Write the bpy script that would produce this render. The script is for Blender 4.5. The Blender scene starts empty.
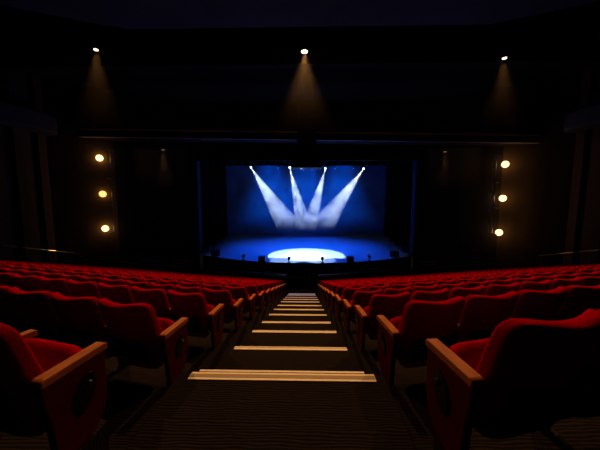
import bpy, bmesh, math, random
from mathutils import Vector, Matrix
random.seed(7)
S = bpy.context.scene
C = S.collection
R = math.radians
H0 = 5.9                                   # eye height above the front floor of the stalls

# ------------------------------------------------------------------ camera
cam_d = bpy.data.cameras.new('camera')
cam_d.sensor_width = 36.0
cam_d.lens = 267.0 / 600.0 * 36.0
cam_d.clip_end = 200
cam = bpy.data.objects.new('camera', cam_d); C.objects.link(cam)
cam.location = (0, 0, H0)
cam.rotation_euler = (R(90 - 5.6), 0, R(1.18))
S.camera = cam

# ------------------------------------------------------------------ world and exposure
w = bpy.data.worlds.new('dark_hall'); S.world = w; w.use_nodes = True
w.node_tree.nodes['Background'].inputs[0].default_value = (0.35, 0.45, 1.0, 1)
w.node_tree.nodes['Background'].inputs[1].default_value = 0.0012
S.view_settings.view_transform = 'Standard'
S.view_settings.look = 'None'
S.view_settings.gamma = 1
S.view_settings.exposure = 0
S.view_settings.use_curve_mapping = False
S.cycles.max_bounces = 5
S.cycles.diffuse_bounces = 2
S.cycles.volume_bounces = 0
S.cycles.volume_step_rate = 1.0
S.cycles.use_denoising = True
S.cycles.sample_clamp_indirect = 2.0

# ------------------------------------------------------------------ light levels (tuned)
HOUSE = 1.95          # ceiling downlights over the seats
STAGE_WHITE = 1.0
STAGE_BLUE = 1.0

# ------------------------------------------------------------------ materials
def mat(name, col, rough=0.6, metal=0.0, emit=None, es=0.0, sheen=0.0, spec=0.5):
    m = bpy.data.materials.new(name); m.use_nodes = True
    b = m.node_tree.nodes['Principled BSDF']
    b.inputs['Base Color'].default_value = (*col, 1)
    b.inputs['Roughness'].default_value = rough
    b.inputs['Metallic'].default_value = metal
    b.inputs['Specular IOR Level'].default_value = spec
    if sheen:
        b.inputs['Sheen Weight'].default_value = sheen
        b.inputs['Sheen Tint'].default_value = (col[0], col[1], col[2], 1)
    if emit:
        b.inputs['Emission Color'].default_value = (*emit, 1)
        b.inputs['Emission Strength'].default_value = es
    return m

def noisy(m, c1, c2, scale, detail=4, bump=0.0, stretch=(1, 1, 1), kind='noise', dist=0.0):
    """two-tone procedural pattern on the base colour, optional bump"""
    nt = m.node_tree; N = nt.nodes; L = nt.links
    b = N['Principled BSDF']
    tc = N.new('ShaderNodeTexCoord'); mp = N.new('ShaderNodeMapping')
    mp.inputs['Scale'].default_value = stretch
    L.new(tc.outputs['Object'], mp.inputs[0])
    if kind == 'wave':
        t = N.new('ShaderNodeTexWave'); t.wave_type = 'BANDS'; t.bands_direction = 'Y'
        t.inputs['Scale'].default_value = scale
        t.inputs['Distortion'].default_value = dist
        t.inputs['Detail'].default_value = detail
        t.inputs['Detail Scale'].default_value = 0.9
    else:
        t = N.new('ShaderNodeTexNoise')
        t.inputs['Scale'].default_value = scale
        t.inputs['Detail'].default_value = detail
    L.new(mp.outputs[0], t.inputs['Vector'])
    cr = N.new('ShaderNodeValToRGB')
    cr.color_ramp.elements[0].position = 0.35; cr.color_ramp.elements[0].color = (*c1, 1)
    cr.color_ramp.elements[1].position = 0.75; cr.color_ramp.elements[1].color = (*c2, 1)
    L.new(t.outputs['Fac'] if 'Fac' in t.outputs else t.outputs[0], cr.inputs[0])
    L.new(cr.outputs[0], b.inputs['Base Color'])
    if bump:
        bp = N.new('ShaderNodeBump'); bp.inputs['Strength'].default_value = bump
        bp.inputs['Distance'].default_value = 0.01
        L.new(t.outputs['Fac'] if 'Fac' in t.outputs else t.outputs[0], bp.inputs['Height'])
        L.new(bp.outputs[0], b.inputs['Normal'])
    return m

M = {}
M['velvet'] = noisy(mat('red_velvet', (0.5, 0.006, 0.012), 0.9, spec=0.0), (0.25, 0.0002, 0.003), (0.33, 0.0004, 0.005), 60, 2, 0.25)
M['panel'] = noisy(mat('red_lacquered_panel', (0.2, 0.006, 0.008), 0.6, spec=0.05), (0.045, 0.0006, 0.0008), (0.06, 0.0008, 0.0012), 8, 3, 0.0)
M['wood'] = noisy(mat('orange_wood', (0.6, 0.25, 0.07), 0.55, spec=0.08), (0.24, 0.060, 0.004), (0.38, 0.108, 0.008), 9, 5, 0.05, (6, 0.7, 6))
M['black'] = mat('black_plastic', (0.004, 0.004, 0.0045), 0.45, spec=0.12)
M['matte'] = mat('matte_black', (0.006, 0.006, 0.007), 0.9, spec=0.05)
M['chrome'] = mat('worn_steel', (0.45, 0.42, 0.40), 0.28, 1.0)
M['steel'] = mat('dark_steel', (0.12, 0.12, 0.13), 0.45, 0.8)
M['carpet'] = noisy(mat('waved_carpet', (0.02, 0.013, 0.008), 0.95, spec=0.05), (0.003, 0.002, 0.0015), (0.012, 0.0085, 0.0055), 13, 2.5, 0.0, (0.35, 1.0, 1.0), 'wave', 7.0)
M['nosing'] = noisy(mat('cream_nosing', (0.8, 0.62, 0.36), 0.5), (0.62, 0.52, 0.32), (0.74, 0.62, 0.40), 14, 3, 0.05)
M['groove'] = mat('nosing_groove', (0.26, 0.19, 0.09), 0.7)
M['wall'] = noisy(mat('dark_brown_wall', (0.05, 0.03, 0.022), 0.85, spec=0.1), (0.016, 0.011, 0.010), (0.028, 0.018, 0.014), 1.2, 4, 0.0, (1, 1, 0.1))
M['ceil'] = noisy(mat('dark_ceiling', (0.03, 0.032, 0.045), 0.85, spec=0.1), (0.026, 0.028, 0.04), (0.034, 0.036, 0.05), 0.8, 3)
M['ledge'] = mat('blue_grey_plaster', (0.012, 0.014, 0.022), 0.75, spec=0.2)
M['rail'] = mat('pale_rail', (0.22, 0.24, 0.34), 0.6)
M['rail_lit'] = mat('lit_rail', (0.55, 0.58, 0.75), 0.6)  # upper rail made paler in colour, in place of light falling on it
M['drape'] = noisy(mat('black_drape', (0.004, 0.004, 0.005), 0.95, spec=0.02), (0.003, 0.003, 0.004), (0.006, 0.006, 0.007), 3, 2, 0.0, (6, 6, 0.3))
M['cloth'] = noisy(mat('blue_backcloth', (0.05, 0.12, 0.3), 0.9, spec=0.05), (0.03, 0.10, 0.28), (0.04, 0.13, 0.34), 1.5, 4)
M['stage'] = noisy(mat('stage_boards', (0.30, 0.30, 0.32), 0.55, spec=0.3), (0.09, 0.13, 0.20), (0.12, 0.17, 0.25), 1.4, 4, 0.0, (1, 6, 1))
M['edge'] = mat('proscenium_edge', (0.004, 0.012, 0.04), 0.7, spec=0.1)
M['white_lens'] = mat('white_lamp_lens', (1, 1, 1), emit=(0.75, 0.85, 1.0), es=14)
M['blue_lens'] = mat('blue_lamp_lens', (0.1, 0.2, 1), emit=(0.02, 0.12, 1.0), es=2.2)
M['warm_lens'] = mat('warm_lamp_lens', (1, .8, .5), emit=(1.0, 0.70, 0.30), es=2.6)
M['yellow_lens'] = mat('yellow_lamp_lens', (1, .8, .4), emit=(1.0, 0.60, 0.17), es=1.6)
M['down_lens'] = mat('downlight_lens', (1, .8, .6), emit=(1.0, 0.72, 0.45), es=5)
M['dim_lens'] = mat('dim_downlight_lens', (1, .7, .4), emit=(1.0, 0.5, 0.2), es=0.35)

# ------------------------------------------------------------------ helpers
def obj(name, bm, m, parent=None, smooth=False, bevel=0.0):
    me = bpy.data.meshes.new(name); bm.normal_update(); bm.to_mesh(me); bm.free()
    ms = m if isinstance(m, (list, tuple)) else [m]
    for q in ms: me.materials.append(q)
    if smooth:
        for p in me.polygons: p.use_smooth = True
    o = bpy.data.objects.new(name, me); C.objects.link(o)
    if parent: o.parent = parent
    if bevel:
        b = o.modifiers.new('bevel', 'BEVEL'); b.width = bevel; b.segments = 2; b.limit_method = 'ANGLE'
    return o

def tag(o, label=None, cat=None, group=None, kind=None):
    if label: o['label'] = label
    if cat: o['category'] = cat
    if group: o['group'] = group
    if kind: o['kind'] = kind
    return o

def empty(name, loc, rot=(0, 0, 0)):
    o = bpy.data.objects.new(name, None); o.empty_display_size = 0.1
    C.objects.link(o); o.location = loc; o.rotation_euler = rot
    return o

def add_box(bm, x0, x1, y0, y1, z0, z1, mi=0):
    v = [bm.verts.new(p) for p in ((x0,y0,z0),(x1,y0,z0),(x1,y1,z0),(x0,y1,z0),(x0,y0,z1),(x1,y0,z1),(x1,y1,z1),(x0,y1,z1))]
    for f in ((0,3,2,1),(4,5,6,7),(0,1,5,4),(1,2,6,5),(2,3,7,6),(3,0,4,7)):
        fc = bm.faces.new([v[i] for i in f]); fc.material_index = mi
    return v

def box(*a):
    bm = bmesh.new(); add_box(bm, *a); return bm

def add_prism(bm, pts, z0, z1, axis='z', mi=0):
    """polygon pts extruded between z0 and z1 along an axis"""
    def P(a, b, c):
        return {'z': (a, b, c), 'x': (c, a, b), 'y': (a, c, b)}[axis]
    lo = [bm.verts.new(P(a, b, z0)) for a, b in pts]; hi = [bm.verts.new(P(a, b, z1)) for a, b in pts]
    n = len(pts); fs = []
    fs.append(bm.faces.new(lo[::-1])); fs.append(bm.faces.new(hi))
    for i in range(n):
        fs.append(bm.faces.new((lo[i], lo[(i+1) % n], hi[(i+1) % n], hi[i])))
    for f in fs: f.material_index = mi
    bmesh.ops.recalc_face_normals(bm, faces=bm.faces[:])

def add_cyl(bm, p0, p1, r0, r1=None, n=12, cap=True, mi=0):
    p0 = Vector(p0); p1 = Vector(p1); r1 = r0 if r1 is None else r1
    d = (p1 - p0).normalized(); a = d.orthogonal().normalized(); b = d.cross(a)
    A = [bm.verts.new(p0 + (a*math.cos(t)+b*math.sin(t))*r0) for t in [2*math.pi*i/n for i in range(n)]]
    B = [bm.verts.new(p1 + (a*math.cos(t)+b*math.sin(t))*r1) for t in [2*math.pi*i/n for i in range(n)]]
    for i in range(n):
        f = bm.faces.new((A[i], A[(i+1) % n], B[(i+1) % n], B[i])); f.material_index = mi
    if cap:
        bm.faces.new(A[::-1]).material_index = mi; bm.faces.new(B).material_index = mi

def cyl(*a, **k):
    bm = bmesh.new(); add_cyl(bm, *a, **k); return bm

def rounded(ax, ay, az, e1=0.35, e2=0.35, nu=28, nv=14, fn=None):
    """soft rounded block (a cushion), optionally deformed by fn(x,y,z)"""
    bm = bmesh.new()
    rows = []; p2 = 2.0/e2
    for j in range(nv + 1):
        q = -1 + 2*j/nv; v_ = 1 - (1 - abs(q))**1.9
        zz = math.copysign(v_, q)*az; rr = max(0.0, 1 - v_**(2/e1))**(e1/2)
        if j in (0, nv):
            p = (0, 0, zz); p = fn(*p) if fn else p
            rows.append([bm.verts.new(p)]); continue
        row = []
        for i in range(nu):
            w_ = 2*math.pi*(i + .5)/nu; cx, cy = math.cos(w_), math.sin(w_)
            k = rr*(abs(cx)**p2 + abs(cy)**p2)**(-1/p2)
            p = (ax*cx*k, ay*cy*k, zz)
            row.append(bm.verts.new(fn(*p) if fn else p))
        rows.append(row)
    for j in range(nv):
        a, b = rows[j], rows[j+1]
        for i in range(nu):
            k = (i+1) % nu
            if len(a) == 1: bm.faces.new((a[0], b[k], b[i]))
            elif len(b) == 1: bm.faces.new((a[i], a[k], b[0]))
            else: bm.faces.new((a[i], a[k], b[k], b[i]))
    bmesh.ops.recalc_face_normals(bm, faces=bm.faces[:])
    return bm

def struct(name, bm, m, **k):
    return tag(obj(name, bm, m, **k), kind='structure')

def Z(h): return H0 - h                     # drop below the eye -> world height

# ------------------------------------------------------------------ layout of the stalls
XL, XR = -1.12, 0.69                        # the aisle faces of the end panels
ALPHA = R(14.0)
ROWY = [1.46, 2.48, 3.60, 4.75] + [4.75 + 1.22*i for i in range(1, 10)]
ROWH = [1.30, 1.60, 1.96, 2.32] + [2.32 + 0.36*i for i in range(1, 10)]
STEPY = [2.24, 3.60, 4.85, 5.94, 7.10, 8.20, 9.35, 10.6, 11.8, 13.0, 14.25, 15.45]
STEPH = [1.56, 2.10, 2.50, 2.84, 3.18, 3.50, 3.84, 4.20, 4.56, 4.92, 5.28, 5.62]
HALF = 15.2
SLOPE = math.tan(ALPHA)

# tiers on both sides of the aisle
bm = bmesh.new()
for s, xe in ((-1, XL - 0.0), (1, XR + 0.0)):
    for k in range(-2, 13):
        if k >= 0: y, h = ROWY[k], ROWH[k]
        else: y, h = ROWY[0] + 1.1*k, ROWH[0] + 0.30*k
        front = y + (0.12 if k else 0.0)
        if k == 1: front = 2.50
        back = ((ROWY[k-1] if k-1 >= 0 else ROWY[0] + 1.1*(k-1)) + (0.12 if k != 1 else 0.0))
        X = s*HALF; d = abs(X - xe)*SLOPE
        if k <= 0: xe_ = xe + s*0.07
        else: xe_ = xe
        pts = [(xe_, back), (X, back + d), (X, front + d), (xe_, front)]
        if s < 0: pts = pts[::-1]
        add_prism(bm, pts, -0.6, Z(h) - {(-1, 0): 0.03, (-1, 1): 0.045, (1, 0): -0.02}.get((s, k), 0.0))
struct('floor', bm, M['carpet'])
# aisle: landing and steps
bm = bmesh.new()
ya = -3.0
for y, h in zip(STEPY, STEPH):
    add_box(bm, XL, XR, ya, y, -0.6, Z(h)); ya = y
struct('floor', bm, M['carpet'])
# front floor and side aisles
bm = bmesh.new()
add_prism(bm, [(XL, 15.4), (XR, 15.4), (15.2, 19.0), (15.2, 18.8), (9.0, 22.0), (9.0, 19.1), (1, 17.1), (-1, 17.1), (-9.0, 19.1), (-9.0, 22.0), (-15.2, 18.8)], -0.6, 0.0)
struct('floor', bm, M['carpet'])
for s in (-1, 1):
    bm = bmesh.new()
    add_prism(bm, [(-3.0, -0.6), (24.0, -0.6), (24.0, 0.3), (19.5, 0.3), (-3.0, Z(-0.6))], min(s*15.2, s*19), max(s*15.2, s*19), 'x')
    struct('floor', bm, M['carpet'])
struct('floor', box(-19, 19, 17.1, 19.6, -1.6, -1.2), M['matte'])     # pit floor

# nosings on the steps
for i, (y, h) in enumerate(zip(STEPY, STEPH)):
    x0, x1 = (-1.02, 0.61) if i == 0 else (-1.00, 0.585)
    dp = 0.092 if i == 0 else 0.075
    if i == len(STEPY) - 1: dp = 0.30
    o = empty('stair_nosing', ((x0+x1)/2, y - dp/2, Z(h)))
    hw = (x1 - x0)/2
    bm = box(-hw, hw, -dp/2, dp/2 + 0.006, 0.0, 0.008)
    if i == 0:
        # a second, shorter tread strip laid just beyond the wide one
        add_box(bm, -hw + 0.06, hw - 0.08, dp/2 + 0.018, dp/2 + 0.045, -0.012, 0.006)
    obj('strip', bm, M['nosing'], o, bevel=0.002)
    g = bmesh.new()
    y0_, y1_ = (-0.018, 0.026) if i == 0 else (0.012, 0.022)
    add_box(g, -hw + 0.004, hw - 0.004, y0_, y1_, 0.0082, 0.0100)
    obj('grip_groove', g, M['groove'], o)
    ordn = ['nearest', 'second', 'third', 'fourth', 'fifth', 'sixth', 'seventh', 'eighth', 'ninth', 'tenth', 'eleventh', 'farthest'][i]
    tag(o, f'pale cream edging strip on the {ordn} aisle step' + (', wide and double' if i == 0 else ' counted from the bottom of the photo' if i < 11 else ', just before the stage floor'), 'step edging', 'edging strips down the aisle steps')

# ------------------------------------------------------------------ walls, ceiling
for s, nm in ((-1, 'left'), (1, 'right')):
    bm = bmesh.new()
    add_box(bm, min(s*17, s*17.5), max(s*17, s*17.5), -4, 17.6, -1, 16)
    # shallow vertical fins on the side wall
    for y in (11.2, 12.6, 14.0, 15.4, 16.8):
        add_box(bm, min(s*16.75, s*17.0), max(s*16.75, s*17.0), y, y + 0.5, -0.2, 15)
    struct('wall_' + nm, bm, M['wall'])
    # splayed wall up to the proscenium
    bm = bmesh.new()
    add_prism(bm, [(s*17.4, 17.6), (s*13.9, 19.45), (s*13.9, 19.95), (s*17.9, 18.0)], -1.6, 16)
    struct('wall_splay_' + nm, bm, M['wall'])
    bm = bmesh.new()
    add_prism(bm, [(s*13.89, 19.45), (s*9.15, 22.0), (s*9.15, 22.5), (s*13.89, 19.95)], -1.6, 16)
    struct('wall_front_' + nm, bm, M['matte'])
    bm = box(min(s*8.85, s*9.15), max(s*8.85, s*9.15), 21.9, 22.6, 1.2, 9.9)
    struct('trim_1' if s < 0 else 'trim_2', bm, M['edge'])
struct('wall_back', box(-18, 18, -4.4, -4, -1, 16), M['wall'])
# ceiling: main deck, lower panels with a raked edge
struct('ceiling', box(-19, 19, -4.4, 23, 13.6, 14.0), M['matte'])
bm = bmesh.new()
add_prism(bm, [(-19, -4), (19, -4), (19, 6.2), (7.0, 11.0), (-7.0, 11.0), (-19, 6.2)], 12.5, 12.8)
struct('ceiling', bm, M['ceil'])
bm = bmesh.new()
add_box(bm, -19, 19, 12.6, 13.0, 11.9, 13.6)
struct('ceiling', bm, M['matte'])
# header wall above the stage opening
struct('wall_front', box(-12, 12, 22.0, 22.5, 9.0, 16), M['matte'])

# ------------------------------------------------------------------ downlights in the ceiling
def spot(name, loc, target, energy, color, angle, blend=0.6, radius=0.1, parent=None):
    l = bpy.data.lights.new(name, 'SPOT'); l.energy = energy; l.color = color
    l.spot_size = R(angle); l.spot_blend = blend; l.shadow_soft_size = radius
    o = bpy.data.objects.new(name, l); C.objects.link(o)
    o.location = loc
    d = Vector(target) - Vector(loc)
    o.rotation_euler = d.to_track_quat('-Z', 'Y').to_euler()
    if parent: o.parent = parent
    return o

def downlight(loc, label, lens, energy, angle, size=0.11, col=(1.0, 0.55, 0.2), group='warm downlights in the ceiling', rod=None, tgt=(0, 0, -1), blend=1.0):
    o = empty('ceiling_downlight', loc)
    bm = bmesh.new(); add_cyl(bm, (0, 0, 0.02), (0, 0, 0.26), size*1.25, size*1.1, 16)
    obj('housing', bm, M['black'], o)
    if rod:
        obj('hanging_rod', cyl((0, 0, 0.26), (0, 0, rod), 0.012, n=8), M['steel'], o)
    obj('lens', cyl((0, 0, 0.0), (0, 0, 0.02), size, n=20), M[lens], o)
    spot('downlight_lamp', (0, 0, -0.03), tuple(tgt), energy, col, angle, blend, 0.05, o)
    return tag(o, label, 'downlight', group)

def at(px, py, Y):
    """world point seen at a photo position, at depth Y (used once to measure the hall)"""
    fw = cam_m @ Vector((0, 0, -1)); rt = cam_m @ Vector((1, 0, 0)); up = cam_m @ Vector((0, 1, 0))
    r = fw*267 + rt*(px - 300) + up*(225 - py)
    k = Y/r.y
    return Vector((r.x*k, Y, H0 + r.z*k))
cam_m = cam.rotation_euler.to_matrix()
# lighting bridge in front of the proscenium
ZBR = at(300, 139.5, 18.6).z
br = empty('lighting_bridge', (0.0, 18.6, ZBR))
def brx(x): return -0.018*x                  # hangs a touch lower to the right
def bar(x0, x1, y0, y1, z0, z1):
    bm = bmesh.new(); n = 12
    for i in range(n):
        a = x0 + (x1-x0)*i/n; b = x0 + (x1-x0)*(i+1)/n
        v = []
        for x in (a, b):
            for (y, z) in ((y0, z0), (y1, z0), (y1, z1), (y0, z1)):
                v.append(bm.verts.new((x, y, z + brx(x))))
        for f in ((0,1,5,4),(1,2,6,5),(2,3,7,6),(3,0,4,7)):
            bm.faces.new([v[j] for j in f])
        if i == 0: bm.faces.new([v[j] for j in (3,2,1,0)])
        if i == n-1: bm.faces.new([v[j] for j in (4,5,6,7)])
    bmesh.ops.recalc_face_normals(bm, faces=bm.faces[:])
    return bm
obj('upper_rail', bar(-16.5, 16.5, -0.05, 0.05, 0.44, 0.51), M['rail_lit'], br)
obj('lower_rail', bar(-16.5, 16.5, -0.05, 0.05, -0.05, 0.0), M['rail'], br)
obj('walkway', bar(-16.5, 16.5, 0.06, 1.0, -0.06, 0.0), M['matte'], br)
obj('parapet', bar(-16.5, 16.5, 0.06, 0.12, 0.0, 0.45), M['matte'], br)
tag(br, 'long dark lighting bridge with two pale rails spanning above the stage opening', 'lighting bridge')

# side ledges reaching back from the bridge along the side walls
for s in (-1, 1):
    bm = bmesh.new()
    pts = [(s*16.74, 9.5), (s*16.1, 10.0), (s*15.8, 12.5), (s*15.5, 15.5), (s*15.6, 16.9), (s*16.0, 17.4), (s*16.74, 17.5)]
    add_prism(bm, pts, 9.95, 11.0)
    o = obj('side_ledge', bm, M['ledge'], bevel=0.12)
    tag(o, f'dark blue-grey curved ledge high on the {"left" if s<0 else "right"} side wall', 'ledge', 'curved ledges on the side walls')


AMB = (1.0, 0.42, 0.10)
p = at(304.5, 52, 11.8); downlight(p, 'bright warm ceiling downlight directly above the aisle, with a visible beam', 'down_lens', 620*HOUSE, 56, 0.13, AMB, rod=13.6-p.z)
p = at(96, 50, 11.8);  downlight(p, 'small warm ceiling downlight at upper left, above the left seats', 'down_lens', 220*HOUSE, 44, 0.08, AMB, rod=13.6-p.z)
p = at(504.5, 58.5, 11.8); downlight(p, 'small warm ceiling downlight at upper right, above the right seats', 'down_lens', 220*HOUSE, 44, 0.08, AMB, rod=13.6-p.z)
p = at(163, 150, 19.9); downlight(p, 'faint amber downlight left of the stage under the bridge', 'dim_lens', 90, 42, 0.10, (1, .5, .2), 'faint downlights under the lighting bridge', rod=0.5)
p = at(445, 152, 19.9); downlight(p, 'faint amber downlight right of the stage under the bridge', 'dim_lens', 70, 42, 0.10, (1, .5, .2), 'faint downlights under the lighting bridge', rod=0.5)
# the same fittings continue overhead, above the frame, and light the seats
for x, y, e in ((-5.5, 9.6, 900), (0.0, 9.2, 1100), (5.5, 9.6, 900), (-12.0, 9.4, 800), (12.0, 9.4, 800)):
    spot('overhead_lamp', (x, y, 12.35), (x*0.8, y - 5.0, 0), e*HOUSE, (1.0, 0.50, 0.20), 104, 0.8, 0.12)
# added unseen spots imitating stage spill on the front rows and floor
for x in (-3.5, 3.5):
    spot('spill_helper', (x, 17.8, 9.9), (x*0.3, 14.6, 0.3), 800, (0.35, 0.45, 1.0), 60, 1.0, 0.2)

# ------------------------------------------------------------------ lamp booms on the splayed walls
def boom(s, lamps, top, bot):
    (x0, y0, z0), (x1, y1, z1) = top, bot
    o = empty('lighting_boom', (x1, y1, z1))
    T = Vector(top) - Vector(bot); L_ = T.length
    # lattice ladder: two chords, rungs and diagonals
    ax = Vector((s*-1, 0.25, 0)).normalized()*0.22
    bm = bmesh.new(); add_cyl(bm, (0, 0, 0), T, 0.03, n=8); obj('chord', bm, M['chrome'], o)
    bm = bmesh.new(); add_cyl(bm, ax, T + ax, 0.03, n=8); obj('chord', bm, M['steel'], o)
    bm = bmesh.new(); n = 10
    for i in range(n + 1):
        a = T*(i/n)
        add_cyl(bm, a, a + ax, 0.018, n=6)
        if i < n: add_cyl(bm, a if i % 2 else a + ax, (T*((i+1)/n) + ax) if i % 2 else T*((i+1)/n), 0.014, n=6)
    obj('lattice', bm, M['steel'], o)
    bm = bmesh.new()
    add_cyl(bm, (0, 0, 0), (s*0.35, 0.0, -0.12), 0.035, n=8)
    for f in (0.33, 0.66, 1.0): add_cyl(bm, T*f, T*f + Vector((s*0.35, 0, 0)), 0.025, n=8)
    obj('bracket', bm, M['steel'], o)
    tag(o, f'lattice lighting boom holding three glowing lamps {"left" if s<0 else "right"} of the stage', 'lighting boom', 'lamp booms beside the stage')
    for i, (px, py, lens) in enumerate(lamps):
        q = at(px, py, y0)
        l = empty('round_lamp', q, (0, 0, 0))
        d = (Vector((0, 0, H0)) - q).normalized()
        rot = d.to_track_quat('-Y', 'Z').to_euler(); l.rotation_euler = rot
        bm = bmesh.new(); add_cyl(bm, (0, 0.08, 0), (0, 0.26, 0), 0.12, 0.09, 20); obj('housing', bm, M['black'], l)
        bm = rounded(0.22, 0.15, 0.22, 1, 1, 24, 12, lambda x, y, z: (x, y - 0.03, z)); obj('lens', bm, M[lens], l, smooth=True)
        bm = bmesh.new(); add_cyl(bm, (-0.29, 0.15, 0), (0.29, 0.15, 0), 0.02, n=8); obj('yoke', bm, M['steel'], l)
        pl = bpy.data.lights.new('wall_halo_light', 'POINT'); pl.energy = 50 if lens == 'warm_lens' else 30
        pl.color = (1.0, 0.45, 0.10); pl.shadow_soft_size = 0.06  # added point light behind the housing, throws an amber halo on the wall
        po = bpy.data.objects.new('wall_halo_light', pl); C.objects.link(po); po.parent = l; po.location = (0, 0.30, 0)
        which = ['top', 'middle', 'bottom'][i]
        tag(l, f'{"white" if lens=="warm_lens" else "yellow"} glowing round lamp, {which} of three on the {"left" if s<0 else "right"} boom', 'lamp', 'round lamps beside the stage')
tl = at(110, 150, 18.7); bl = at(114, 232, 18.7)
boom(-1, [(99.5, 158, 'warm_lens'), (102.7, 194, 'yellow_lens'), (105.3, 228.5, 'warm_lens')], tl, bl)
tr = at(496.5, 156, 18.7); brr = at(492, 233, 18.7)
boom(1, [(505.3, 164.3, 'warm_lens'), (502.8, 198.3, 'warm_lens'), (499, 232.5, 'warm_lens')], tr, brr)

# ------------------------------------------------------------------ stage
SZ = H0 - 4.7
bm = bmesh.new()
pts = [(-17, 36.6), (-17, 22.3), (-9.2, 22.3)]
n = 24
for i in range(n + 1):
    x = -8.6 + 17.2*i/n
    pts.append((x + 0.05, 19.15 + 0.036*x*x))
pts += [(9.2, 22.3), (17, 22.3), (17, 36.6)]
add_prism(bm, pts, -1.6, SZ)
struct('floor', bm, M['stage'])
# black curved fascia of the apron
bm = bmesh.new()
pa = [(-8.6 + 17.2*i/n + 0.05, 19.12 + 0.036*(-8.6 + 17.2*i/n)**2) for i in range(n + 1)]
pb = [(x, y - 0.08) for x, y in pa]
add_prism(bm, pa + pb[::-1], -1.5, SZ + 0.03)
struct('trim_3', bm, M['matte'])
# backcloth, side and back of the stage house
o = obj('backcloth', box(-11.5, 11.5, 36.0, 36.1, SZ, 12.5), M['cloth']); tag(o, 'wide plain backcloth glowing blue at the back of the stage', 'backcloth')
struct('wall_stage', box(-17, 17, 36.5, 36.8, SZ, 16), M['matte'])
struct('wall_stage_left', box(-17.3, -17, 22.5, 36.8, SZ, 16), M['matte'])
struct('wall_stage_right', box(17, 17.3, 22.5, 36.8, SZ, 16), M['matte'])
struct('ceiling', box(-17.3, 17.3, 22.5, 36.8, 15.8, 16), M['matte'])

def drape(name, x0, x1, y, z0, z1, folds, label, cat, group):
    bm = bmesh.new(); n = folds*6; F = []; B = []
    for i in range(n + 1):
        t = i/n; x = x0 + (x1-x0)*t; yy = y + 0.09*math.sin(t*folds*2*math.pi)
        F.append((bm.verts.new((x, yy, z0)), bm.verts.new((x, yy, z1))))
        B.append((bm.verts.new((x, yy+0.03, z0)), bm.verts.new((x, yy+0.03, z1))))
    for i in range(n):
        bm.faces.new((F[i][0], F[i+1][0], F[i+1][1], F[i][1]))
        bm.faces.new((B[i+1][0], B[i][0], B[i][1], B[i+1][1]))
        bm.faces.new((F[i][1], F[i+1][1], B[i+1][1], B[i][1])); bm.faces.new((F[i+1][0], F[i][0], B[i][0], B[i+1][0]))
    bm.faces.new((F[0][0], F[0][1], B[0][1], B[0][0])); bm.faces.new((F[-1][1], F[-1][0], B[-1][0], B[-1][1]))
    o = obj(name, bm, M['drape'], smooth=True); tag(o, label, cat, group)
    return o
LEGS = [(23.6, 8.7), (26.6, 9.0), (29.8, 9.4), (33.2, 9.8)]
ow = ['nearest the audience', 'second from the front', 'third from the front', 'nearest the backcloth']
for i, (y, x) in enumerate(LEGS):
    for s in (-1, 1):
        a, b = sorted((s*x, s*(x + 3.2)))
        drape('stage_leg_curtain', a, b, y, SZ + 0.002, 15.8, 8, f'black side curtain on the {"left" if s<0 else "right"} of the stage, {ow[i]}', 'curtain', 'black side curtains')
    drape('stage_border_curtain', -12.5, 12.5, y + 0.4, at(300, 165.6, y + 0.4).z, 15.8, 40, f'black overhead border curtain across the stage, {ow[i]}', 'curtain', 'black overhead borders')

# lighting bar with the four white beams and the blue washes
YB = 32.4
zb = at(300, 168, YB).z
bar_o = empty('lighting_bar', (0, YB + 0.05, zb + 0.45))
obj('pipe', cyl((-9.5, 0, 0), (9.5, 0, 0), 0.035, n=10), M['steel'], bar_o)
bm = bmesh.new()
for x in (-8, -4, 0, 4, 8): add_cyl(bm, (x, 0, 0), (x, 0, 15.8 - zb - 0.45), 0.01, n=6)
obj('suspension_wire', bm, M['steel'], bar_o)
tag(bar_o, 'black pipe carrying the stage lamps high at the back of the stage', 'lighting bar')

def fixture(px, py, Y, target, lens, energy, col, ang, label, group, size=0.10, blend=0.15, soft=0.04):
    q = at(px, py, Y)
    d = (Vector(target) - q).normalized()
    o = empty('stage_spotlight', q)
    o.rotation_euler = d.to_track_quat('-Z', 'Y').to_euler()
    obj('housing', cyl((0, 0, 0.03), (0, 0, 0.42), size*1.15, size*0.8, n=14), M['black'], o)
    obj('lens', rounded(size, size, size*0.45, 1, 1, 16, 8), M[lens], o, smooth=True)
    bm = bmesh.new(); add_cyl(bm, (-size*1.3, 0, 0.2), (size*1.3, 0, 0.2), 0.015, n=6); obj('yoke', bm, M['steel'], o)
    qi = o.rotation_euler.to_quaternion().inverted()
    obj('clamp', cyl(qi @ Vector((0, 0, 0.1)), qi @ Vector((0, bar_o.location.y - Y, bar_o.location.z - q.z)), 0.02, n=6), M['black'], o)
    l = spot('spot_lamp', (0, 0, -size*0.5), (0, 0, -10), energy, col, ang, blend, soft, o)
    tag(o, label, 'spotlight', group)
    return o
POOL = (0.1, 21.9, SZ)
wl = [(251, 167.5, 'leftmost'), (289.7, 167.8, 'second from the left'), (325.3, 168.5, 'third from the left'), (363.5, 168.8, 'rightmost')]
TG = [(0.15, 21.9, SZ), (0.45, 21.9, SZ), (-0.35, 21.9, SZ), (-0.4, 21.9, SZ)]
AN = [11.8, 9.6, 9.4, 11.8]
for (px, py, nm), tg, an in zip(wl, TG, AN):
    fixture(px, py, YB, tg, 'white_lens', 90000*STAGE_WHITE, (0.62, 0.82, 1.0), an, f'white beaming stage spotlight, {nm} of the four', 'white spotlights at the back of the stage')
bl_ = [(278, 168, -2), (303.5, 170, 0), (312, 170, .6), (335, 168.5, 2.2), (353.5, 168.5, 3.2)]
bn = ['leftmost', 'second from left', 'middle', 'second from right', 'rightmost']
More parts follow.
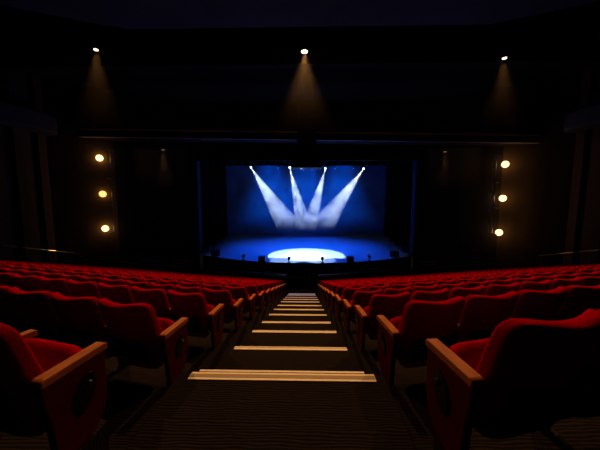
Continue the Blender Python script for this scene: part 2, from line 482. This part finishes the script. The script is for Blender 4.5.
for (px, py, tx), nm in zip(bl_, bn):
    fixture(px, py, YB - 0.5, (tx, 31.5, SZ), 'blue_lens', 1700*STAGE_BLUE, (0.01, 0.10, 1.0), 26, f'small blue stage lamp, {nm} of five between the white beams', 'blue wash lamps', 0.09, 0.8)

# blue washes over floor and cloth, hung behind the borders
def area(name, loc, target, sx, sy, energy, col):
    l = bpy.data.lights.new(name, 'AREA'); l.shape = 'RECTANGLE'; l.size = sx; l.size_y = sy; l.energy = energy; l.color = col
    o = bpy.data.objects.new(name, l); C.objects.link(o); o.location = loc
    o.rotation_euler = (Vector(target) - Vector(loc)).to_track_quat('-Z', 'Y').to_euler()
    return o
BLUE = (0.0, 0.10, 1.0)
for x in (-3.4, 0, 3.4):
    spot('blue_wash_floor', (x, 25.0, 11.2), (x*0.9, 26.5, SZ), 11000*STAGE_BLUE, BLUE, 62, 1.0, 0.2)
    spot('blue_wash_apron', (x, 20.6, 9.2), (x*1.1, 22.6, SZ), 5500*STAGE_BLUE, BLUE, 62, 1.0, 0.2)
spot('blue_wash_cloth', (0, 28.0, 11.0), (0, 36.0, 5.6), 2400*STAGE_BLUE, (0.0, 0.11, 1.0), 62, 1.0, 0.2)
# added unseen spot overhead, sharpens the disc of the beams on the apron
spot('pool_helper', (0.1, 19.4, 11.2), (0.08, 21.7, SZ), 40000*STAGE_WHITE, (0.85, 0.93, 1.0), 35, 0.08, 0.03)

# haze upstage: a real cloud that catches the beams
def haze(name, x0, x1, y0, y1, z0, z1, dens, fade=None, noise=None, aniso=0.0, top=None):
    o = obj(name, box(x0, x1, y0, y1, z0, z1), [])
    m = bpy.data.materials.new(name); m.use_nodes = True; nt = m.node_tree; N = nt.nodes; L = nt.links
    N.remove(N['Principled BSDF'])
    v = N.new('ShaderNodeVolumeScatter'); v.inputs['Anisotropy'].default_value = aniso
    v.inputs['Density'].default_value = dens
    L.new(v.outputs[0], N['Material Output'].inputs['Volume'])
    if fade:
        tc = N.new('ShaderNodeTexCoord'); sx = N.new('ShaderNodeSeparateXYZ'); L.new(tc.outputs['Object'], sx.inputs[0])
        mr = N.new('ShaderNodeMapRange'); mr.interpolation_type = 'SMOOTHSTEP'
        mr.inputs['From Min'].default_value = fade[0]; mr.inputs['From Max'].default_value = fade[1]
        mr.inputs['To Min'].default_value = 0; mr.inputs['To Max'].default_value = dens
        L.new(sx.outputs['Z'], mr.inputs['Value'])
        out = mr.outputs[0]
        if noise:
            t = N.new('ShaderNodeTexNoise'); t.inputs['Scale'].default_value = noise[0]; t.inputs['Detail'].default_value = 3
            L.new(tc.outputs['Object'], t.inputs['Vector'])
            r2 = N.new('ShaderNodeMapRange'); r2.inputs['From Min'].default_value = 0.3; r2.inputs['From Max'].default_value = 0.7
            r2.inputs['To Min'].default_value = noise[1]; r2.inputs['To Max'].default_value = noise[2]
            L.new(t.outputs[0], r2.inputs['Value'])
            mm = N.new('ShaderNodeMath'); mm.operation = 'MULTIPLY'; L.new(out, mm.inputs[0]); L.new(r2.outputs[0], mm.inputs[1]); out = mm.outputs[0]
        if top:
            r3 = N.new('ShaderNodeMapRange'); r3.interpolation_type = 'SMOOTHSTEP'
            r3.inputs['From Min'].default_value = top[0]; r3.inputs['From Max'].default_value = top[1]
            r3.inputs['To Min'].default_value = 1.0; r3.inputs['To Max'].default_value = top[2]
            L.new(sx.outputs['Z'], r3.inputs['Value'])
            m3 = N.new('ShaderNodeMath'); m3.operation = 'MULTIPLY'; L.new(out, m3.inputs[0]); L.new(r3.outputs[0], m3.inputs[1]); out = m3.outputs[0]
        L.new(out, v.inputs['Density'])
    o.data.materials.append(m)
    return o
h = haze('stage_haze', -8.6, 8.6, 23.8, 35.6, SZ + 1.0, 9.6, 0.052, fade=(H0 - 3.0, H0 - 1.3), noise=(1.2, 0.0, 2.1), top=(7.0, 8.8, 0.22))
tag(h, 'blue-white theatre haze catching the four beams above the stage', 'haze', kind='stuff')
h = haze('hall_haze', -13.5, 13.5, 11.3, 12.3, 8.0, 12.3, 0.018, fade=(8.3, 11.3))
tag(h, 'thin haze under the ceiling downlights', 'haze', kind='stuff')

for s in (-1, 1):
    h = haze('wall_haze', min(s*8.9, s*12.6), max(s*8.9, s*12.6), 19.62, 20.5, 6.0, 9.6, 0.05, fade=(6.2, 8.6))
    tag(h, f'thin haze under the faint {"left" if s<0 else "right"} downlight beside the stage', 'haze', kind='stuff')
    h = haze('lamp_halo', min(s*12.2, s*15.2), max(s*12.2, s*15.2), 17.4, 18.5, 2.6, 9.9, 0.008)  # added haze box imitating the bloom around the boom lamps
    tag(h, f'thin haze added for the amber halo around the {"left" if s<0 else "right"} lamps', 'haze', kind='stuff')

# central speaker cluster hanging from the bridge
q = at(306.5, 168.5, 18.0)
cl = empty('speaker_cluster', (q.x, 18.0, q.z))
obj('cabinet', box(-1.0, 1.0, -0.5, 0.5, 0, 0.55), M['black'], cl, bevel=0.04)
obj('cabinet', box(-0.65, 0.65, -0.4, 0.4, 0.57, 1.5), M['black'], cl, bevel=0.04)
obj('cabinet', box(-0.60, 0.60, -0.4, 0.4, 1.52, 2.5), M['black'], cl, bevel=0.04)
obj('grille', box(-0.9, 0.9, -0.53, -0.505, 0.06, 0.49), M['matte'], cl)
for x_ in (-0.5, 0.5): obj('hanging_chain', cyl((x_, 0, 2.5), (x_, 0, 13.6 - q.z), 0.012, n=6), M['black'], cl)
obj('lamp', cyl((-0.35, 0, -0.04), (-0.35, 0, 0.0), 0.07, n=12), mat('cluster_lamp', (1, .9, .7), emit=(1, .85, .6), es=0.8), cl)
tag(cl, 'dark speaker cluster hanging over the middle of the stage front', 'speaker cluster')

# things along the stage edge
def edge_y(x): return 19.15 + 0.036*x*x
def edge_pt(px):
    y = 19.5
    for _ in range(6):
        x = at(px, 260, y).x; y = edge_y(x) + 0.22
    return x, y
for px, nm in ((262, 'left'), (350, 'right')):
    x, y = edge_pt(px)
    o = empty('stage_monitor', (x, y, SZ))
    bm = bmesh.new(); add_prism(bm, [(-0.2, 0), (0.2, 0), (0.12, 0.42), (-0.2, 0.36)], -0.26, 0.26, 'x'); obj('cabinet', bm, M['black'], o, bevel=0.02)
    bm = bmesh.new(); add_box(bm, -0.22, 0.22, -0.215, -0.203, 0.05, 0.31); obj('grille', bm, M['steel'], o)
    obj('handle', box(-0.08, 0.08, -0.04, 0.0, 0.405, 0.43), M['steel'], o)
    tag(o, f'boxy black monitor speaker at the {nm} edge of the white light pool', 'monitor speaker', 'monitor speakers on the stage edge')
for px, nm in ((243.5, 'left of the left monitor speaker'), (289, 'inside the white pool, left half'), (322.5, 'inside the white pool, right half'), (369.5, 'right of the right monitor speaker')):
    x, y = edge_pt(px)
    o = empty('footlight', (x, y, SZ))
    obj('base', cyl((0, 0, 0), (0, 0, 0.03), 0.12, n=14), M['black'], o)
    obj('stem', cyl((0, 0, 0.03), (0, 0, 0.2), 0.04, n=8), M['black'], o)
    bm = bmesh.new(); add_cyl(bm, (-0.02, -0.12, 0.29), (0.0, 0.14, 0.31), 0.09, 0.13, 14); obj('head', bm, M['black'], o)
    tag(o, f'small black footlight on the stage edge {nm}', 'footlight', 'footlights on the stage edge')
for px, nm in ((215, 'left'), (395, 'right')):
    x, y = edge_pt(px)
    o = empty('loudspeaker', (x, y + 0.2, SZ))
    obj('cabinet', box(-0.3, 0.3, -0.25, 0.25, 0, 0.5), M['black'], o, bevel=0.02)
    obj('grille', box(-0.26, 0.26, -0.27, -0.252, 0.04, 0.46), M['steel'], o)
    tag(o, f'black loudspeaker box at the far {nm} end of the stage edge', 'loudspeaker', 'loudspeakers at the stage ends')
# stairs up to the stage at each side
for s in (-1, 1):
    o = empty('stage_stairs', (s*9.6, 20.9, -0.0))
    for i in range(5):
        b = obj('tread', box(-0.7, 0.7, -1.5 + 0.3*i, -1.5 + 0.3*i + 0.3, 0.0, 0.2*(i+1)), M['ledge'], o)
    tag(o, f'short dark stairs up to the stage on its {"left" if s<0 else "right"} side', 'stairs', 'stairs beside the stage')

# low pit wall in front of the floor, rail in front of the first row
bm = bmesh.new(); add_prism(bm, [(-9, 19.1), (-1, 17.1), (1, 17.1), (9, 19.1), (9, 19.25), (1, 17.25), (-1, 17.25), (-9, 19.25)], -1.2, 0.75)
o = obj('pit_wall', bm, M['matte']); tag(o, 'low black wall between the stalls floor and the stage pit', 'low wall')
for s, xe in ((-1, XL), (1, XR)):
    o = empty('front_rail', (xe + s*0.1, ROWY[12] + 0.62, 0.0), (0, 0, s*ALPHA))
    L_ = 13.8
    obj('panel', box(min(0, s*L_), max(0, s*L_), -0.02, 0.02, 0.0, 1.02), M['black'], o)
    bm = bmesh.new(); add_cyl(bm, (0, 0, 1.14), (s*L_, 0, 1.14), 0.022, n=8); obj('handrail', bm, M['chrome'], o)
    for i in range(12): obj('rail_post', cyl((s*(0.05+1.24*i), 0, 1.02), (s*(0.05+1.24*i), 0, 1.14), 0.015, n=6), M['steel'], o)
    tag(o, f'thin pale handrail on a dark panel before the front row, {"left" if s<0 else "right"} of the aisle', 'rail', 'rails before the front row')
    # side aisle handrail following the rake
    o = empty('side_handrail', (s*16.0, 13.6, 0))
    a = Vector((0, 0, H0 - 2.45)); b = Vector((0, 6.0, H0 - 4.25))
    bm = bmesh.new(); add_cyl(bm, a, b, 0.03, n=8); obj('handrail', bm, M['chrome'], o)
    for i in range(5):
        p_ = a.lerp(b, i/4); obj('rail_post', cyl(p_, p_ - Vector((0, 0, 1.0)), 0.02, n=6), M['steel'], o)
    tag(o, f'metal handrail stepping down the {"left" if s<0 else "right"} side aisle', 'handrail', 'side aisle handrails')

# ------------------------------------------------------------------ theatre seats
SW = 0.56
def back_fn(x, y, z):
    t = (z + 0.275)/0.55                                 # 0 bottom .. 1 top
    wx = x*(0.95 + 0.05*min(1, t*1.5))
    u = x/0.262
    zz = 0.515 + z + (0.028*u*u*max(0, t) if abs(u) < 0.85 else 0.028*0.7*max(0, t)) - 0.012*max(0, t)
    yy = y*(1.1 - 0.25*t) - 0.315 - 0.165*t + 0.070*u*u
    return (wx, yy, zz)
def cushion_fn(x, y, z):
    # y along the depth of the seat, z its thickness, tipped half-way up
    z2 = z + 0.012*(1 - (x/0.23)**2)*(1 if z > 0 else 0)
    a = R(56); c, s = math.cos(a), math.sin(a)
    return (x, -0.185 + y*c - z2*s, 0.305 + y*s + z2*c)

def seat_meshes(lod):
    nu, nv = ((40, 18), (24, 12), (12, 8))[lod]
    out = {}
    out['backrest'] = rounded(0.270, 0.058, 0.270, 0.26, 0.40, nu, nv, back_fn)
    out['seat_cushion'] = rounded(0.235, 0.215, 0.062, 0.45, 0.30, nu, max(6, nv-6), cushion_fn)
    return out

def make_seat(lod, end=0):
    """end: -1 panel on the local left, +1 on the local right, 0 none"""
    o = empty('theatre_seat', (0, 0, 0))
    ms = seat_meshes(lod)
    obj('backrest', ms['backrest'], M['velvet'], o, smooth=True)
    obj('seat_cushion', ms['seat_cushion'], M['velvet'], o, smooth=True)
    if lod == 0:
        # moulded black shell behind the lower back
        bm = bmesh.new()
        add_prism(bm, [(-0.390, 0.24), (-0.365, 0.24), (-0.425, 0.46), (-0.445, 0.46)], -0.20, 0.20, 'x')
        obj('back_shell', bm, M['black'], o, bevel=0.006)
        bm = bmesh.new(); add_cyl(bm, (-0.25, -0.27, 0.20), (0.25, -0.27, 0.20), 0.014, n=8); obj('hinge_bar', bm, M['steel'], o)
    side = end if end else None
    # plain standard on the side away from the aisle
    for sd in ((-end,) if end else (STD,)):
        bm = bmesh.new()
        add_prism(bm, [(-0.05, 0.0), (-0.05, 0.02), (-0.15, 0.05), (-0.08, 0.45), (-0.30, 0.45), (-0.25, 0.05), (-0.36, 0.02), (-0.36, 0.0)], sd*0.28 - 0.014, sd*0.28 + 0.014, 'x')
        obj('standard', bm, M['black'], o)
        obj('armrest', arm_bm(sd*0.28, 0.026), M['wood'], o, bevel=0.006 if lod == 0 else 0)
    if end:
        p = empty_part(o, end)
    return o

def arm_bm(x, hw):
    bm = bmesh.new()
    add_prism(bm, [(0.0, 0.452), (0.0, 0.487), (-0.015, 0.495), (-0.345, 0.495), (-0.36, 0.485), (-0.36, 0.452)], x - hw, x + hw, 'x')
    return bm

def empty_part(o, end):
    bm = bmesh.new()
    prof = [(-0.20, 0.0), (-0.10, 0.02), (-0.035, 0.10), (-0.012, 0.20), (-0.008, 0.449), (-0.355, 0.449), (-0.345, 0.36), (-0.32, 0.22), (-0.30, 0.0)]
    add_prism(bm, prof, -0.022, 0.022, 'x')
    a = R(6)*(-1 if end < 0 else 1)
    rot = Matrix.Rotation(-a*(1 if end < 0 else 1), 4, 'Z')
    loc = Vector((end*0.285, 0, 0))
    pn = obj('end_panel', bm, M['panel'], o, bevel=0.006)
    pn.location = loc; pn.rotation_euler = (0, 0, END_ROT*end)
    bm = bmesh.new(); n = 24; pts = []
    for i in range(n):
        t = 2*math.pi*i/n; rr = 1.0
        y = 0.052*math.cos(t)*(1.0 if math.sin(t) > 0 else 0.75 + 0.25*math.cos(2*t)) ; z = 0.085*math.sin(t)
        pts.append((-0.15 + y*1.15 + 0.30*z, 0.285 + z*1.2))
    add_prism(bm, pts, *(sorted((end*0.022, end*0.034))), 'x')
    pl = obj('aisle_lamp_housing', bm, M['black'], pn, bevel=0.003)
    bm = bmesh.new(); add_cyl(bm, (end*0.034, -0.13, 0.325), (end*0.046, -0.13, 0.325), 0.020, 0.014, 16); obj('knob', bm, M['black_gloss'], pn)
    ar = obj('armrest', arm_bm(0, 0.033), M['wood'], o, bevel=0.006)
    ar.location = loc; ar.rotation_euler = pn.rotation_euler
    return pn
M['black_gloss'] = mat('gloss_black', (0.02, 0.018, 0.018), 0.15)
END_ROT = R(7)

def kids(o): return [c for c in C.objects if c.parent == o]
PROTO = {}
def proto(lod, end, side):
    global STD
    STD = side
    k = (lod, end, side if not end else 0)
    if k not in PROTO:
        r = make_seat(lod, end)
        tree = []
        for c in kids(r): tree.append((c, kids(c)))
        PROTO[k] = [r, tree, False]
    return PROTO[k]
def place_seat(lod, end, side, loc, rz, label, group):
    pr = proto(lod, end, side)
    if not pr[2]:
        r = pr[0]; pr[2] = True
    else:
        r = pr[0].copy(); C.objects.link(r)
        for c, gs in pr[1]:
            d = c.copy(); C.objects.link(d); d.parent = r
            for g in gs:
                e = g.copy(); C.objects.link(e); e.parent = d
    r.location = loc; r.rotation_euler = (0, 0, rz)
    tag(r, label, 'theatre seat', group)
    return r

inv = cam_m.transposed()
def pix(P):
    v = inv @ (Vector(P) - Vector((0, 0, H0)))
    if v.z > -0.05: return None
    return 300 + 267*v.x/-v.z, 225 - 267*v.y/-v.z
ORD = ['first', 'second', 'third', 'fourth', 'fifth', 'sixth', 'seventh', 'eighth', 'ninth', 'tenth', 'eleventh', 'twelfth', 'thirteenth', 'fourteenth', 'fifteenth', 'sixteenth', 'seventeenth', 'eighteenth', 'nineteenth', 'twentieth', 'twenty-first', 'twenty-second', 'twenty-third', 'twenty-fourth', 'twenty-fifth']
def LOW(s, k): return {(-1, 0): 0.03, (-1, 1): 0.045, (1, 0): -0.02}.get((s, k), 0.0)   # the two blocks are not quite level at the back
seats = []
for k in range(13):
    for s, xe in ((-1, XL), (1, XR)):
        th = s*ALPHA; u = Vector((s*math.cos(ALPHA), math.sin(ALPHA), 0)); 
        for j in range(24):
            base = Vector((xe, ROWY[k], Z(ROWH[k]))) + u*((0.31 if s > 0 else 0.365 if k == 0 else 0.34) + (SW + 0.008*((k*2) % 5 - 1))*j) - Vector((0, 0, LOW(s, k)))
            q = pix(base + Vector((0, -0.4, 0.8)))
            if q is None or q[0] < -70 or q[0] > 670 or abs(base.x) > 14.6 or (base.y > 17.2 and abs(base.x) > 13.4): continue
            seats.append((base.length if False else (base - Vector((0, 0, H0))).length, k, s, j, base, th))
seats.sort(key=lambda a: a[0])
rest = bmesh.new()
tmpl = None
for idx, (d, k, s, j, base, th) in enumerate(seats):
    if idx < 300:
        lod = 0 if k <= 2 else (1 if k <= 5 else 2)
        side = 'left' if s < 0 else 'right'
        row = 'nearest' if k == 0 else (f'{ORD[k]}' if k < 12 else 'frontmost')
        label = f'red seat {side} of the aisle, {row} row from the camera, ' + ('at the aisle end' if j == 0 else f'{ORD[j]} from the aisle')
        place_seat(lod, -s if j == 0 else 0, s, base, th, label, 'red theatre seats in rows')
    else:
        if tmpl is None:
            tm = seat_meshes(2); tmpl = bmesh.new()
            for b_ in tm.values():
                me = bpy.data.meshes.new('t'); b_.to_mesh(me); b_.free(); tmpl.from_mesh(me); bpy.data.meshes.remove(me)
            t_me = bpy.data.meshes.new('seat_template'); tmpl.to_mesh(t_me); tmpl.free()
            a_ = arm_bm(0.28, 0.026); a_me = bpy.data.meshes.new('arm_template'); a_.to_mesh(a_me); a_.free()
        for me, mi in ((t_me, 0), (a_me, 1)):
            n0 = len(rest.verts); f0 = len(rest.faces)
            rest.from_mesh(me); rest.verts.ensure_lookup_table(); rest.faces.ensure_lookup_table()
            mt = Matrix.Translation(base) @ Matrix.Rotation(th, 4, 'Z')
            for v in rest.verts[n0:]: v.co = mt @ v.co
            for f in rest.faces[f0:]: f.material_index = mi
print('seats in view', len(seats))
if len(seats) > 300:
    o = obj('theatre_seat_rows', rest, [M['velvet'], M['wood']], smooth=True)
    tag(o, 'mass of red theatre seats in the far front rows near the stage', 'theatre seats', kind='stuff')
